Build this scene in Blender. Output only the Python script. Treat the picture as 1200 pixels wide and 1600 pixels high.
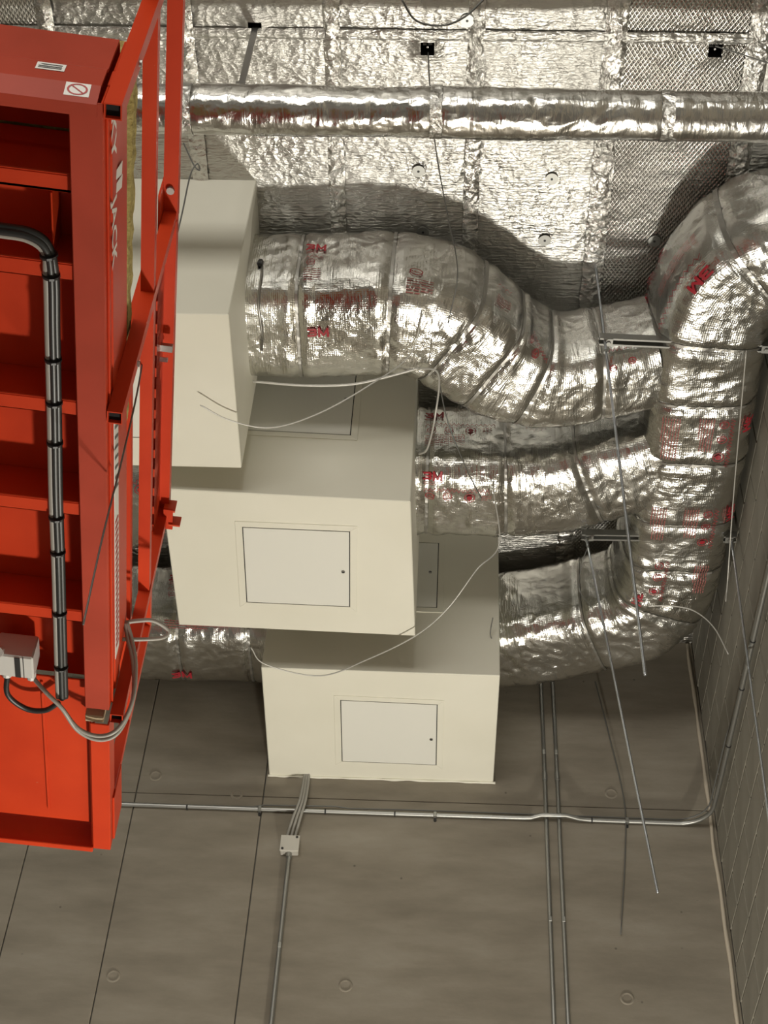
import bpy, bmesh, math, random
import numpy as np
from mathutils import Vector, Matrix, noise
R = math.radians
random.seed(7)
for o in list(bpy.data.objects): bpy.data.objects.remove(o)
S = bpy.context.scene
COL = S.collection

# ------------------------------------------------------------------ camera
F_PX, YAW, PITCH, ROLL = 2389.5, -0.05959, 0.82073, 0.06783
fw = Vector((math.sin(YAW)*math.cos(PITCH), math.cos(YAW)*math.cos(PITCH), math.sin(PITCH)))
r0 = Vector((math.cos(YAW), -math.sin(YAW), 0)); u0 = r0.cross(fw)
rt = r0*math.cos(ROLL) + u0*math.sin(ROLL); up = -r0*math.sin(ROLL) + u0*math.cos(ROLL)
cd = bpy.data.cameras.new('camera'); cam = bpy.data.objects.new('camera', cd); COL.objects.link(cam)
cd.sensor_fit = 'VERTICAL'; cd.sensor_height = 32.0; cd.lens = F_PX/1600*32; cd.clip_end = 100
cam.matrix_world = Matrix(((rt.x, up.x, -fw.x, 0), (rt.y, up.y, -fw.y, 0), (rt.z, up.z, -fw.z, 0), (0, 0, 0, 1)))
S.camera = cam
def ray(x, y): return rt*((x-600)/F_PX) - up*((y-800)/F_PX) + fw
def PZ(x, y, z): r = ray(x, y); return r*(z/r.z)          # survey point at height z
def PY(x, y, Y): r = ray(x, y); return r*(Y/r.y)          # survey point at depth Y
def PX(x, y, X): r = ray(x, y); return r*(X/r.x)

# ------------------------------------------------------------------ world, lights, exposure
W = bpy.data.worlds.new('world'); S.world = W; W.use_nodes = True
W.node_tree.nodes['Background'].inputs[0].default_value = (.9, .95, 1, 1)
W.node_tree.nodes['Background'].inputs[1].default_value = 0.03
def area(name, loc, target, sx, sy, power, col=(1, 1, 1), spread=180):
    l = bpy.data.lights.new(name, 'AREA'); l.shape = 'RECTANGLE'; l.size = sx; l.size_y = sy; l.energy = power; l.color = col
    l.spread = R(spread)
    o = bpy.data.objects.new(name, l); COL.objects.link(o); o.location = loc
    o.rotation_euler = (Vector(target)-Vector(loc)).to_track_quat('-Z', 'Y').to_euler(); return o
area('work_light', (0.55, 5.9, -1.0), (-0.1, 4.4, 6.0), .35, .25, 222, (1, .95, .84))
area('clerestory_window', (-2.5, -8.8, 4.5), (-2.5, 5, 4.5), 6.5, 3.2, 560, (1, .965, .89))
for i, (x, y) in enumerate(((-5.2, 3.2), (-5.2, -1.5), (-1.5, -3.0))):
    area('bay_light', (x, y, 5.6), (x, y, 0), 1.2, .4, 35, (1, .97, .9))
S.view_settings.view_transform = 'Standard'; S.view_settings.look = 'None'
S.view_settings.exposure = 0.17; S.view_settings.gamma = 1.0; S.view_settings.use_curve_mapping = False

# ------------------------------------------------------------------ key dimensions (metres, camera at the origin)
ZF, ZC, YB, XR = -1.6, 6.32, 6.9, 1.505      # floor, ceiling foil, back wall, block wall
ZB = 5.23                                     # underside of the enclosures

# ------------------------------------------------------------------ materials
def mat(name, col, rough=.5, metal=0.0, **k):
    m = bpy.data.materials.new(name); m.use_nodes = True
    b = m.node_tree.nodes['Principled BSDF']
    b.inputs['Base Color'].default_value = (*col, 1); b.inputs['Roughness'].default_value = rough; b.inputs['Metallic'].default_value = metal
    for kk, v in k.items(): b.inputs[kk].default_value = v
    return m
class NT:
    def __init__(s, m): s.t = m.node_tree; s.b = s.t.nodes['Principled BSDF']
    def n(s, typ, ins=None, **a):
        nd = s.t.nodes.new(typ)
        for k, v in a.items(): setattr(nd, k, v)
        for k, v in (ins or {}).items():
            if isinstance(v, bpy.types.NodeSocket): s.t.links.new(v, nd.inputs[k])
            else: nd.inputs[k].default_value = v
        return nd
    def math(s, op, a, b=0.0):
        nd = s.t.nodes.new('ShaderNodeMath'); nd.operation = op
        for i, v in enumerate((a, b)):
            if isinstance(v, bpy.types.NodeSocket): s.t.links.new(v, nd.inputs[i])
            else: nd.inputs[i].default_value = v
        return nd.outputs[0]
    def link(s, a, b): s.t.links.new(a, s.b.inputs[b])
    def ramp(s, fac, stops):
        nd = s.t.nodes.new('ShaderNodeValToRGB'); s.t.links.new(fac, nd.inputs[0]); cr = nd.color_ramp
        while len(cr.elements) < len(stops): cr.elements.new(.5)
        for e, (p, c) in zip(cr.elements, stops): e.position = p; e.color = (*c, 1) if len(c) == 3 else c
        return nd.outputs[0]
    def bump(s, h, strength, dist):
        nd = s.n('ShaderNodeBump', {'Strength': strength, 'Distance': dist, 'Height': h}); s.link(nd.outputs[0], 'Normal')

def foil_mat(name, kind, col=(.64, .63, .60), r0=.15, r1=.34):
    m = mat(name, col, .28, 1.0); t = NT(m)
    obj = t.n('ShaderNodeTexCoord').outputs['Object']; uv = t.n('ShaderNodeUVMap').outputs[0]
    warp = t.n('ShaderNodeTexNoise', {'Vector': obj, 'Scale': 7.0, 'Detail': 3.0})
    v = t.n('ShaderNodeVectorMath', {0: obj, 1: t.n('ShaderNodeVectorMath', {0: warp.outputs['Color'], 'Scale': .12}, operation='SCALE').outputs[0]}, operation='ADD').outputs[0]
    n1 = t.n('ShaderNodeTexNoise', {'Vector': v, 'Scale': 9.0, 'Detail': 8.0, 'Roughness': .62, 'Distortion': .6}).outputs[0]
    vo = t.n('ShaderNodeTexVoronoi', {'Vector': v, 'Scale': 17.0 if kind == 'duct' else 26.0, 'Randomness': 1.0}).outputs['Distance']
    h = t.math('ADD', t.math('MULTIPLY', n1, .7), t.math('MULTIPLY', vo, .42))
    if kind == 'duct':                        # square reinforcing scrim under the wrap
        a = t.n('ShaderNodeTexWave', {'Vector': uv, 'Scale': 32.0, 'Distortion': .6}, bands_direction='X').outputs['Fac']
        b = t.n('ShaderNodeTexWave', {'Vector': uv, 'Scale': 32.0, 'Distortion': .6}, bands_direction='Y').outputs['Fac']
        wv = t.n('ShaderNodeMapping', {'Vector': uv, 'Scale': (34, 5, 1)}).outputs[0]
        wr_ = t.n('ShaderNodeTexNoise', {'Vector': wv, 'Scale': 1.0, 'Detail': 3.0, 'Distortion': 1.2}).outputs[0]
        wm = t.n('ShaderNodeMapRange', {'Value': t.n('ShaderNodeTexNoise', {'Vector': obj, 'Scale': 3.3}).outputs[0], 'From Min': .42, 'From Max': .6, 'To Min': 0.0, 'To Max': .55}).outputs[0]
        g = t.math('ADD', t.math('MULTIPLY', t.math('ADD', a, b), .022), t.math('MULTIPLY', wr_, wm)); st, di = .48, .018
    elif kind == 'rib':
        mp = t.n('ShaderNodeMapping', {'Vector': obj, 'Scale': (24, 105, 24)}).outputs[0]
        g = t.math('MULTIPLY', t.n('ShaderNodeTexNoise', {'Vector': mp, 'Scale': 1.0, 'Detail': 4.0, 'Distortion': .5}).outputs[0], .5)
        w = t.n('ShaderNodeTexWave', {'Vector': obj, 'Scale': 19.0, 'Distortion': 5.0, 'Detail': 2.0, 'Detail Scale': 2.0}, bands_direction='Y').outputs['Fac']
        g = t.math('ADD', g, t.math('MULTIPLY', w, .07)); st, di = .7, .012
    elif kind == 'net':
        va = t.n('ShaderNodeMapping', {'Vector': obj, 'Rotation': (0, 0, R(34))}).outputs[0]; vb = t.n('ShaderNodeMapping', {'Vector': obj, 'Rotation': (0, 0, R(-34))}).outputs[0]
        a = t.n('ShaderNodeTexWave', {'Vector': va, 'Scale': 19.0, 'Distortion': .6}, bands_direction='X').outputs['Fac']
        b = t.n('ShaderNodeTexWave', {'Vector': vb, 'Scale': 19.0, 'Distortion': .6}, bands_direction='X').outputs['Fac']
        g = t.math('MULTIPLY', t.math('MAXIMUM', a, b), .28); h = t.math('MULTIPLY', h, .45); st, di = .8, .014
    elif kind == 'pipe':
        mp = t.n('ShaderNodeMapping', {'Vector': obj, 'Scale': (30, 7, 7)}).outputs[0]
        g = t.math('MULTIPLY', t.n('ShaderNodeTexNoise', {'Vector': mp, 'Scale': 1.0, 'Detail': 5.0, 'Distortion': 1.5}).outputs[0], .35); h = t.math('MULTIPLY', h, .5); st, di = .45, .016
    else:                                     # loose crumpled foil
        g = t.math('MULTIPLY', t.n('ShaderNodeTexNoise', {'Vector': v, 'Scale': 45.0, 'Detail': 4.0}).outputs[0], .3); st, di = 1.0, .022
    t.bump(t.math('ADD', h, g), st, di)
    big = t.n('ShaderNodeTexNoise', {'Vector': obj, 'Scale': 2.3, 'Detail': 4.0}).outputs[0]
    mr = t.n('ShaderNodeMapRange', {'Value': big, 'From Min': .35, 'From Max': .68, 'To Min': r0, 'To Max': r1}); t.link(mr.outputs[0], 'Roughness')
    return m
M = {}
M['foil_duct'] = foil_mat('foil_duct_wrap', 'duct', (.71, .705, .67), .12, .28)
M['foil_rib'] = foil_mat('foil_ribbed_facing', 'rib', (.53, .52, .49), .26, .42)
M['foil_net'] = foil_mat('foil_diamond_scrim_facing', 'net', (.56, .55, .52), .22, .36)
M['foil_loose'] = foil_mat('foil_loose', 'loose', r0=.14, r1=.3)
M['foil_pipe'] = foil_mat('foil_pipe_wrap', 'pipe', r0=.12, r1=.24)
M['strap'] = mat('steel_strap', (.50, .49, .46), .38, 1.0)
M['red_ink'] = mat('red_print', (.36, .018, .03), .45)
M['pale_ink'] = mat('faded_red_print', (.40, .13, .12), .5)

M['drywall'] = mat('painted_drywall', (.80, .77, .66), .55)
t = NT(M['drywall']); ob = t.n('ShaderNodeTexCoord').outputs['Object']
nn = t.n('ShaderNodeTexNoise', {'Vector': ob, 'Scale': 1.7, 'Detail': 3.0}).outputs[0]
t.link(t.ramp(nn, [(.3, (.745, .725, .615)), (.7, (.80, .78, .675))]), 'Base Color')
t.bump(t.n('ShaderNodeTexNoise', {'Vector': ob, 'Scale': 240.0, 'Detail': 2.0}).outputs[0], .08, .002)
M['hatch'] = mat('white_hatch_paint', (.77, .765, .70), .42)
M['gap'] = mat('shadow_gap', (.02, .02, .02), .9)
M['latch'] = mat('latch_metal', (.34, .33, .31), .35, .9)

M['concrete'] = mat('cast_concrete', (.27, .245, .205), .8)
t = NT(M['concrete']); ob = t.n('ShaderNodeTexCoord').outputs['Object']
mp = t.n('ShaderNodeMapping', {'Vector': ob, 'Scale': (.9, 1, 3.2)}).outputs[0]
n1 = t.n('ShaderNodeTexNoise', {'Vector': mp, 'Scale': 1.6, 'Detail': 7.0, 'Roughness': .6}).outputs[0]
n2 = t.n('ShaderNodeTexNoise', {'Vector': ob, 'Scale': 55.0, 'Detail': 3.0}).outputs[0]
base = t.ramp(n1, [(.26, (.170, .147, .112)), (.5, (.23, .202, .157)), (.74, (.292, .263, .213))])
vo = t.n('ShaderNodeTexVoronoi', {'Vector': ob, 'Scale': 6.0}).outputs['Distance']
pit = t.ramp(vo, [(.02, (.5, .5, .5)), (.05, (1, 1, 1))])
mx = t.n('ShaderNodeMix', {0: 1.0, 6: base, 7: pit}, data_type='RGBA', blend_type='MULTIPLY').outputs[2]; t.link(mx, 'Base Color')
t.bump(t.math('ADD', n1, t.math('MULTIPLY', n2, .15)), .25, .01)
M['slab'] = mat('dark_concrete_slab', (.12, .115, .1), .9)
M['floor'] = mat('floor_concrete', (.42, .41, .38), .6)
t = NT(M['floor']); ob = t.n('ShaderNodeTexCoord').outputs['Object']
t.link(t.ramp(t.n('ShaderNodeTexNoise', {'Vector': ob, 'Scale': .8, 'Detail': 6.0}).outputs[0], [(.3, (.17, .165, .15)), (.7, (.25, .245, .23))]), 'Base Color')
M['plaster'] = mat('grey_plaster', (.45, .44, .41), .8)
M['block'] = mat('painted_block', (.30, .285, .235), .75)
t = NT(M['block']); ob = t.n('ShaderNodeTexCoord').outputs['Object']
t.link(t.ramp(t.n('ShaderNodeTexNoise', {'Vector': ob, 'Scale': 5.0, 'Detail': 5.0}).outputs[0], [(.3, (.20, .187, .152)), (.7, (.26, .243, .2))]), 'Base Color')
t.bump(t.n('ShaderNodeTexNoise', {'Vector': ob, 'Scale': 130.0, 'Detail': 2.0}).outputs[0], .3, .004)
M['mortar'] = mat('pale_mortar', (.55, .51, .42), .9)
M['sealant'] = mat('pale_sealant', (.50, .44, .35), .6)
M['galv'] = mat('galvanised_steel', (.36, .36, .34), .42, .9)
M['zinc_rod'] = mat('zinc_rod', (.62, .66, .72), .3, 1.0)
M['wire'] = mat('dull_wire', (.16, .16, .15), .5, .5)
M['pale_wire'] = mat('pale_wire', (.55, .54, .50), .45, .4)
M['box_steel'] = mat('junction_box_steel', (.55, .53, .48), .5, .35)
M['black'] = mat('black_plastic', (.015, .015, .016), .45)
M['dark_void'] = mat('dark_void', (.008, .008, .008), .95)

M['red'] = mat('red_paint', (.50, .036, .012), .42)
t = NT(M['red']); ob = t.n('ShaderNodeTexCoord').outputs['Object']
n1 = t.n('ShaderNodeTexNoise', {'Vector': ob, 'Scale': 4.0, 'Detail': 5.0}).outputs[0]
n2 = t.n('ShaderNodeTexNoise', {'Vector': ob, 'Scale': 60.0, 'Detail': 4.0, 'Roughness': .7}).outputs[0]
base = t.ramp(n1, [(.3, (.46, .034, .008)), (.7, (.55, .047, .011))])
mask = t.ramp(n2, [(.70, (0, 0, 0)), (.76, (1, 1, 1))])
mx = t.n('ShaderNodeMix', {0: t.math('MULTIPLY', mask, .55), 6: base, 7: (.45, .22, .14, 1)}, data_type='RGBA').outputs[2]; t.link(mx, 'Base Color')
t.bump(n2, .06, .002); t.b.inputs['Specular IOR Level'].default_value = .2
M['red_worn'] = M['red'].copy(); M['red_worn'].name = 'worn_red_paint'
for nd in M['red_worn'].node_tree.nodes:
    if nd.type == 'VALTORGB' and nd.color_ramp.elements[0].color[0] > .3:
        nd.color_ramp.elements[0].color = (.32, .045, .024, 1); nd.color_ramp.elements[1].color = (.42, .058, .032, 1)
M['orange'] = mat('orange_red_paint', (.60, .07, .015), .4)
M['white_decal'] = mat('white_decal', (.78, .76, .72), .45)
M['grey_print'] = mat('grey_print', (.10, .10, .10), .5)
M['red_print'] = mat('decal_red', (.42, .02, .02), .45)
M['wood'] = mat('pale_wood', (.50, .40, .26), .7)
M['hose_grey'] = mat('grey_hose', (.30, .29, .26), .45)
M['hose_black'] = mat('black_hose', (.022, .024, .024), .4)
M['ctrl'] = mat('grey_control_box', (.50, .50, .48), .45)
M['wool'] = mat('mineral_wool', (.42, .34, .12), .95)
t = NT(M['wool']); ob = t.n('ShaderNodeTexCoord').outputs['Object']
nn = t.n('ShaderNodeTexNoise', {'Vector': ob, 'Scale': 55.0, 'Detail': 5.0, 'Roughness': .7}).outputs[0]
t.link(t.ramp(nn, [(.3, (.25, .19, .05)), (.7, (.50, .41, .16))]), 'Base Color'); t.bump(nn, .8, .012)

# ------------------------------------------------------------------ helpers
class MB:
    def __init__(s): s.v = []; s.f = []; s.uv = None
    def add(s, vs, fs):
        k = len(s.v); s.v += [tuple(p) for p in vs]; s.f += [tuple(i+k for i in f) for f in fs]; return s
    def box(s, x0, x1, y0, y1, z0, z1):
        return s.hexa([(x0, y0, z0), (x1, y0, z0), (x1, y1, z0), (x0, y1, z0), (x0, y0, z1), (x1, y0, z1), (x1, y1, z1), (x0, y1, z1)])
    def hexa(s, p): return s.add(p, [(3, 2, 1, 0), (4, 5, 6, 7), (0, 1, 5, 4), (1, 2, 6, 5), (2, 3, 7, 6), (3, 0, 4, 7)])
    def tube(s, pts, r, n=8, caps=True):
        pts = [Vector(p) for p in pts]; rs = r if isinstance(r, (list, tuple)) else [r]*len(pts)
        k = len(s.v); ref = None
        for i, p in enumerate(pts):
            a = pts[max(i-1, 0)]; b = pts[min(i+1, len(pts)-1)]; T = (b-a).normalized()
            if ref is None:
                ref = Vector((0, 0, 1)) if abs(T.z) < .9 else Vector((1, 0, 0))
            A = (ref-T*ref.dot(T)).normalized(); ref = A; B = T.cross(A)
            for j in range(n):
                q = 2*math.pi*j/n; s.v.append(tuple(p+(A*math.cos(q)+B*math.sin(q))*rs[i]))
        for i in range(len(pts)-1):
            for j in range(n):
                a = k+i*n+j; b = k+i*n+(j+1) % n; s.f.append((a, b, b+n, a+n))
        if caps:
            s.f.append(tuple(k+j for j in reversed(range(n)))); s.f.append(tuple(k+(len(pts)-1)*n+j for j in range(n)))
        return s
    def disc(s, c, axis, r, h, n=16):
        c = Vector(c); axis = Vector(axis).normalized(); return s.tube([c, c+axis*h], r, n)
    def prism(s, poly, d):                 # planar polygon swept along d
        n = len(poly); d = Vector(d); p = [Vector(q) for q in poly]
        return s.add(p+[q+d for q in p], [tuple(reversed(range(n))), tuple(range(n, 2*n))]+[(i, (i+1) % n, n+(i+1) % n, n+i) for i in range(n)])
    def build(s, name, m, parent=None, smooth=False, bevel=0.0, kind=None):
        me = bpy.data.meshes.new(name); me.from_pydata(s.v, [], s.f)
        if s.uv:
            l = me.uv_layers.new(name='UVMap')
            vi = np.empty(len(me.loops), np.int32); me.loops.foreach_get('vertex_index', vi)
            l.data.foreach_set('uv', np.array(s.uv, np.float32)[vi].ravel())
        bm = bmesh.new(); bm.from_mesh(me)
        if bevel: bmesh.ops.bevel(bm, geom=list(bm.edges), offset=bevel, segments=1, affect='EDGES', clamp_overlap=True)
        if not s.uv: bmesh.ops.recalc_face_normals(bm, faces=bm.faces)
        bm.to_mesh(me); bm.free()
        if smooth: me.polygons.foreach_set('use_smooth', [True]*len(me.polygons))
        me.materials.append(M[m] if isinstance(m, str) else m)
        o = bpy.data.objects.new(name, me); COL.objects.link(o); put(o, parent)
        if kind: o['kind'] = kind
        return o
INV = {}
def put(o, parent):
    if parent is None: return
    o.parent = parent
    if parent.name in INV: o.matrix_parent_inverse = INV[parent.name]
def tag(o, label, cat, group=None):
    o['label'] = label; o['category'] = cat
    if group: o['group'] = group
    return o
def thing(name, loc, label, cat, group=None):
    o = bpy.data.objects.new(name, None); o.empty_display_size = .1; COL.objects.link(o); o.location = loc
    INV[o.name] = Matrix.Translation(-Vector(loc)); return tag(o, label, cat, group)
def struct(o): o['kind'] = 'structure'; return o
def share(src, name, loc, parent, rot=None):   # another piece with the same mesh
    o = bpy.data.objects.new(name, src.data); COL.objects.link(o); o.location = loc
    if rot: o.rotation_euler = rot
    put(o, parent); return o
def crom(pts, n=12):                           # smooth curve through points
    P = [Vector(p) for p in pts]; P = [P[0]*2-P[1]]+P+[P[-1]*2-P[-2]]; out = []
    for i in range(1, len(P)-2):
        a, b, c, d = P[i-1:i+3]
        for k in range(n):
            t = k/n; out.append(.5*((2*b)+(c-a)*t+(2*a-5*b+4*c-d)*t*t+(3*b-a-3*c+d)*t**3))
    return out+[P[-2]]
_txt = {}
def text2d(s, bold=0.0):                       # triangulated lettering, cap height about .7
    if (s, bold) not in _txt:
        c = bpy.data.curves.new('lettering', 'FONT'); c.body = s; c.offset = bold; c.resolution_u = 2
        o = bpy.data.objects.new('lettering', c); COL.objects.link(o)
        dg = bpy.context.evaluated_depsgraph_get(); me = o.evaluated_get(dg).to_mesh()
        _txt[(s, bold)] = ([(v.co.x, v.co.y) for v in me.vertices], [tuple(p.vertices) for p in me.polygons])
        o.evaluated_get(dg).to_mesh_clear(); bpy.data.objects.remove(o); bpy.data.curves.remove(c)
    return _txt[(s, bold)]

# ------------------------------------------------------------------ room shell
floor = struct(MB().box(-9.2, XR+.2, -9.2, YB+.2, ZF-.2, ZF).build('floor', 'floor'))
ceil = struct(MB().box(-9.2, XR+.2, -9.2, YB+.2, ZC+.07, ZC+.3).build('ceiling', 'slab'))
struct(MB().box(-9.2, -9.0, -9.2, YB, ZF, ZC+.07).build('wall_left', 'plaster'))
struct(MB().box(-9.0, XR, -9.2, -9.0, ZF, ZC+.07).build('wall_front', 'plaster'))
wb = struct(MB().box(-9.0, XR+.2, YB+.012, YB+.2, ZF, ZC+.07).build('wall_back', 'slab'))
xs = [-9.0, -6.6, -4.2, -2.205, -1.68, -.972, XR]
for i in range(len(xs)-1):
    for z0, z1 in ((ZF, 1.2), (1.2, 5.085), (5.085, ZC+.07)):
        g = .003
        MB().box(xs[i]+g, xs[i+1]-g, YB, YB+.02, z0+g*.5, z1-g*.5).build('concrete_panel', 'concrete', wb, bevel=.0025)
# shallow tie-hole rings left by the formwork
tie0 = None
def ring(c, axis_y, r0_, r1_, h, n=22):
    b = MB(); vs = []
    for rr, hh in ((r0_, 0), (r0_+(r1_-r0_)*.3, h), (r0_+(r1_-r0_)*.7, h), (r1_, 0)):
        for j in range(n): q = 2*math.pi*j/n; vs.append((rr*math.cos(q), -hh, rr*math.sin(q)))
    fs = [(i*n+j, i*n+(j+1) % n, (i+1)*n+(j+1) % n, (i+1)*n+j) for i in range(3) for j in range(n)]
    return b.add(vs, fs)
for px, py in ((540, 1540), (980, 1560), (177, 1525), (243, 1212), (370, 1241), (955, 1240)):
    p = PY(px, py, YB)
    if tie0 is None:
        tie0 = ring((0, 0, 0), True, .022, .036, .003).build('tie_hole_ring', 'concrete', wb, smooth=True); tie0.location = (p.x, YB, p.z)
    else: share(tie0, 'tie_hole_ring', (p.x, YB, p.z), wb)

wr = struct(MB().box(XR+.004, XR+.2, -9.0, YB+.012, ZF, ZC+.07).build('wall_right', 'mortar'))
blk = None; CH, CL, J = .2032, .4064, .011
k0 = 0
for c in range(-1, 18):                         # courses counted down from the ceiling
    zt = ZC+.05-c*CH; off = (c % 2)*CL/2
    for k in range(0, 12):
        y1 = YB-.03-k*CL+off; y0 = y1-CL
        if y1 > YB+.01: y1 = YB
        if y0 < 2.6: continue
        if y1-y0 < CL-.001:
            MB().box(XR-.004, XR+.02, y0+J/2, y1-J/2, zt-CH+J/2, zt-J/2).build('block', 'block', wr, bevel=.003); continue
        loc = (XR, (y0+y1)/2, zt-CH/2)
        if blk is None:
            blk = MB().box(-.004, .02, -(CL-J)/2, (CL-J)/2, -(CH-J)/2, (CH-J)/2).build('block', 'block', wr, bevel=.003); blk.location = loc
        else: share(blk, 'block', loc, wr)
# ragged sealant bead in the corner
pts = [(XR-.03+.008*noise.noise((0, 0, z*3)), YB-.008, z) for z in np.linspace(3.2, 6.3, 60)]
MB().tube(pts, [.010+.005*noise.noise((5, 0, p[2]*6)) for p in pts], 8).build('corner_sealant', 'sealant', wr, smooth=True)

# foil-faced insulation boards on the ceiling
xs = [-3.03, -2.42, -1.81, -1.195, -.55, .082, .685, 1.305, XR]
ys = [.7, 1.86, 3.02, 4.66, 5.8, YB]
holes = [PZ(399, 43, ZC), PZ(668, 74, ZC), PZ(1117, 77, ZC)]
def foil_panel(x0, x1, y0, y1, mt, thick=.06, res=.02):
    gx = list(np.linspace(x0, x1, max(2, int((x1-x0)/res)+1))); gy = list(np.linspace(y0, y1, max(2, int((y1-y0)/res)+1)))
    hs = [h for h in holes if x0 < h.x < x1 and y0 < h.y < y1]; hw = .03
    for h in hs:
        gx = [g for g in gx if abs(g-h.x) > hw+.006]+[h.x-hw, h.x+hw]; gy = [g for g in gy if abs(g-h.y) > hw+.006]+[h.y-hw, h.y+hw]
    gx.sort(); gy.sort(); nx, ny = len(gx), len(gy); b = MB(); seed = random.random()*50
    for y in gy:
        for x in gx:
            e = min(x-x0, x1-x, y-y0, y1-y); pil = .004*min(1, max(0, e)/.06)
            z = ZC-pil-.0035*noise.noise((x*5+seed, y*14, 0))-.004*noise.noise((x*2.2, y*2.2, seed))-.003*abs(noise.noise((x*22, y*22, seed)))
            for h in hs:
                d = max(abs(x-h.x), abs(y-h.y)); z -= .012*math.exp(-((d-.03)/.025)**2)
            b.v.append((x, y, z))
    for j in range(ny-1):
        for i in range(nx-1):
            cx, cy = (gx[i]+gx[i+1])/2, (gy[j]+gy[j+1])/2
            if any(abs(cx-h.x) < hw and abs(cy-h.y) < hw for h in hs): continue
            a = j*nx+i; b.f.append((a, a+nx, a+nx+1, a+1))
    o = b.build('foil_panel', mt, ceil, smooth=True)
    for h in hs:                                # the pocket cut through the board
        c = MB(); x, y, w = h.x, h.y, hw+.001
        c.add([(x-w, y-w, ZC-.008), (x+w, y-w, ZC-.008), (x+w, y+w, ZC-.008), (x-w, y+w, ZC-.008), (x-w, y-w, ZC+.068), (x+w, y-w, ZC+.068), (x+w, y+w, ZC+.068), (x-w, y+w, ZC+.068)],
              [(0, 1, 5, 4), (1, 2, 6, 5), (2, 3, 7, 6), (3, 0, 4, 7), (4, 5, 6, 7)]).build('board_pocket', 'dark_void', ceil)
    return o
for i in range(len(xs)-1):
    for j in range(len(ys)-1):
        foil_panel(xs[i]+.002, xs[i+1]-.002, ys[j]+.002, ys[j+1]-.002, 'foil_net' if i == 6 or (i == 1 and j == 1) else 'foil_rib')
def tape(pa, pb, w, m='foil_loose'):            # a strip of foil tape over a joint
    pa, pb = Vector(pa), Vector(pb); T = (pb-pa).normalized(); N = Vector((-T.y, T.x, 0)); L = (pb-pa).length; n = int(L/.02); b = MB(); k = 7
    for i in range(n+1):
        for j in range(k):
            q = (j/(k-1)-.5); ww = w*(1+.12*noise.noise((i*.3, pa.x*3, pa.y)))
            p = pa+T*(L*i/n)+N*(q*ww); b.v.append((p.x, p.y, ZC-.012-.006*(1-4*q*q)-.006*abs(noise.noise((p.x*28, p.y*28, 3)))))
    for i in range(n):
        for j in range(k-1): a = i*k+j; b.f.append((a, a+k, a+k+1, a+1))
    b.build('seam_tape', m, ceil, smooth=True)
for x in xs[1:-1]:
    tape((x, .7, 0), (x, 6.88, 0), .075 if x < .6 else .10)
for y in ys[1:-1]:
    for i in range(len(xs)-1): tape((xs[i]+.03, y, 0), (xs[i+1]-.03, y, 0), .05, 'foil_rib')
pin = None
for px, py in ((851, 373), (1022, 374), (661, 360), (654, 265), (862, 277), (610, 205), (730, 30), (955, 60)):
    p = PZ(px, py, ZC)
    if pin is None:
        pin = MB().disc((0, 0, 0), (0, 0, -1), .030, .004, 20).build('pin_washer', 'galv', ceil); pin.location = (p.x, p.y, ZC-.014)
        q = MB().disc((0, 0, 0), (0, 0, -1), .006, .005, 10).build('pin_head', 'black', ceil); q.location = (p.x, p.y, ZC-.0145)
    else: share(pin, 'pin_washer', (p.x, p.y, ZC-.014), ceil); share(q, 'pin_head', (p.x, p.y, ZC-.0145), ceil)

# ------------------------------------------------------------------ drywall enclosures with access hatches
def lerp2(a, b, c, d, u, v): return (a*(1-u)+b*u)*(1-v)+(d*(1-u)+c*u)*v
def hatch(parent, quad, n, latch_uv):
    # quad: four corners in order; n: outward normal
    q = [Vector(p) for p in quad]; n = Vector(n); L = (q[1]-q[0]).length; Hh = (q[3]-q[0]).length
    e = lambda m, u, v: lerp2(q[0], q[1], q[2], q[3], u, v)
    def rect(du, dv): return [e(0, -du/L, -dv/Hh), e(0, 1+du/L, -dv/Hh), e(0, 1+du/L, 1+dv/Hh), e(0, -du/L, 1+dv/Hh)]
    fr = MB(); o = rect(.034, .034); i = rect(0, 0)
    for a in range(4):
        b = (a+1) % 4; fr.hexa([o[a], o[b], i[b], i[a]]+[p+n*.0045 for p in (o[a], o[b], i[b], i[a])])
    fr.build('hatch_frame', 'drywall', parent, bevel=.0012)
    MB().prism(rect(0, 0), n*.0012).build('hatch_gap', 'gap', parent)
    d = MB().prism(rect(-.0045, -.0045), n*.0045).build('hatch_door', 'hatch', parent, bevel=.001)
    c = e(0, *latch_uv); MB().disc(c+n*.003, n, .009, .006, 14).build('latch', 'latch', d)
    t1 = (q[1]-q[0]).normalized(); t2 = (q[3]-q[0]).normalized(); c2 = c+n*.009
    MB().hexa([c2-t1*.006-t2*.0015, c2+t1*.006-t2*.0015, c2+t1*.006+t2*.0015, c2-t1*.006+t2*.0015]+[c2+n*.002+x for x in (-t1*.006-t2*.0015, t1*.006-t2*.0015, t1*.006+t2*.0015, -t1*.006+t2*.0015)]).build('key_slot', 'gap', d)
def enclosure(foot, label):
    c = sum((Vector((*p, 0)) for p in foot), Vector())/4
    th = thing('drywall_enclosure', (c.x, c.y, ZB), label, 'enclosure', 'drywall duct enclosures under the ceiling')
    zt = ZC-.004
    MB().hexa([(*p, ZB) for p in foot]+[(*p, zt) for p in foot]).build('casing', 'drywall', th, bevel=.004)
    return th
b1 = enclosure([(-2.05, 3.757), (-.932, 3.755), (-.941, 4.6125), (-2.05, 4.6125)], 'cream drywall enclosure nearest the ceiling pipe, partly behind the red lift railing')
hatch(b1, [(-1.75, 3.915, ZB), (-1.235, 3.915, ZB), (-1.25, 4.44, ZB), (-1.765, 4.44, ZB)], (0, 0, -1), (.94, .55))
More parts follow.
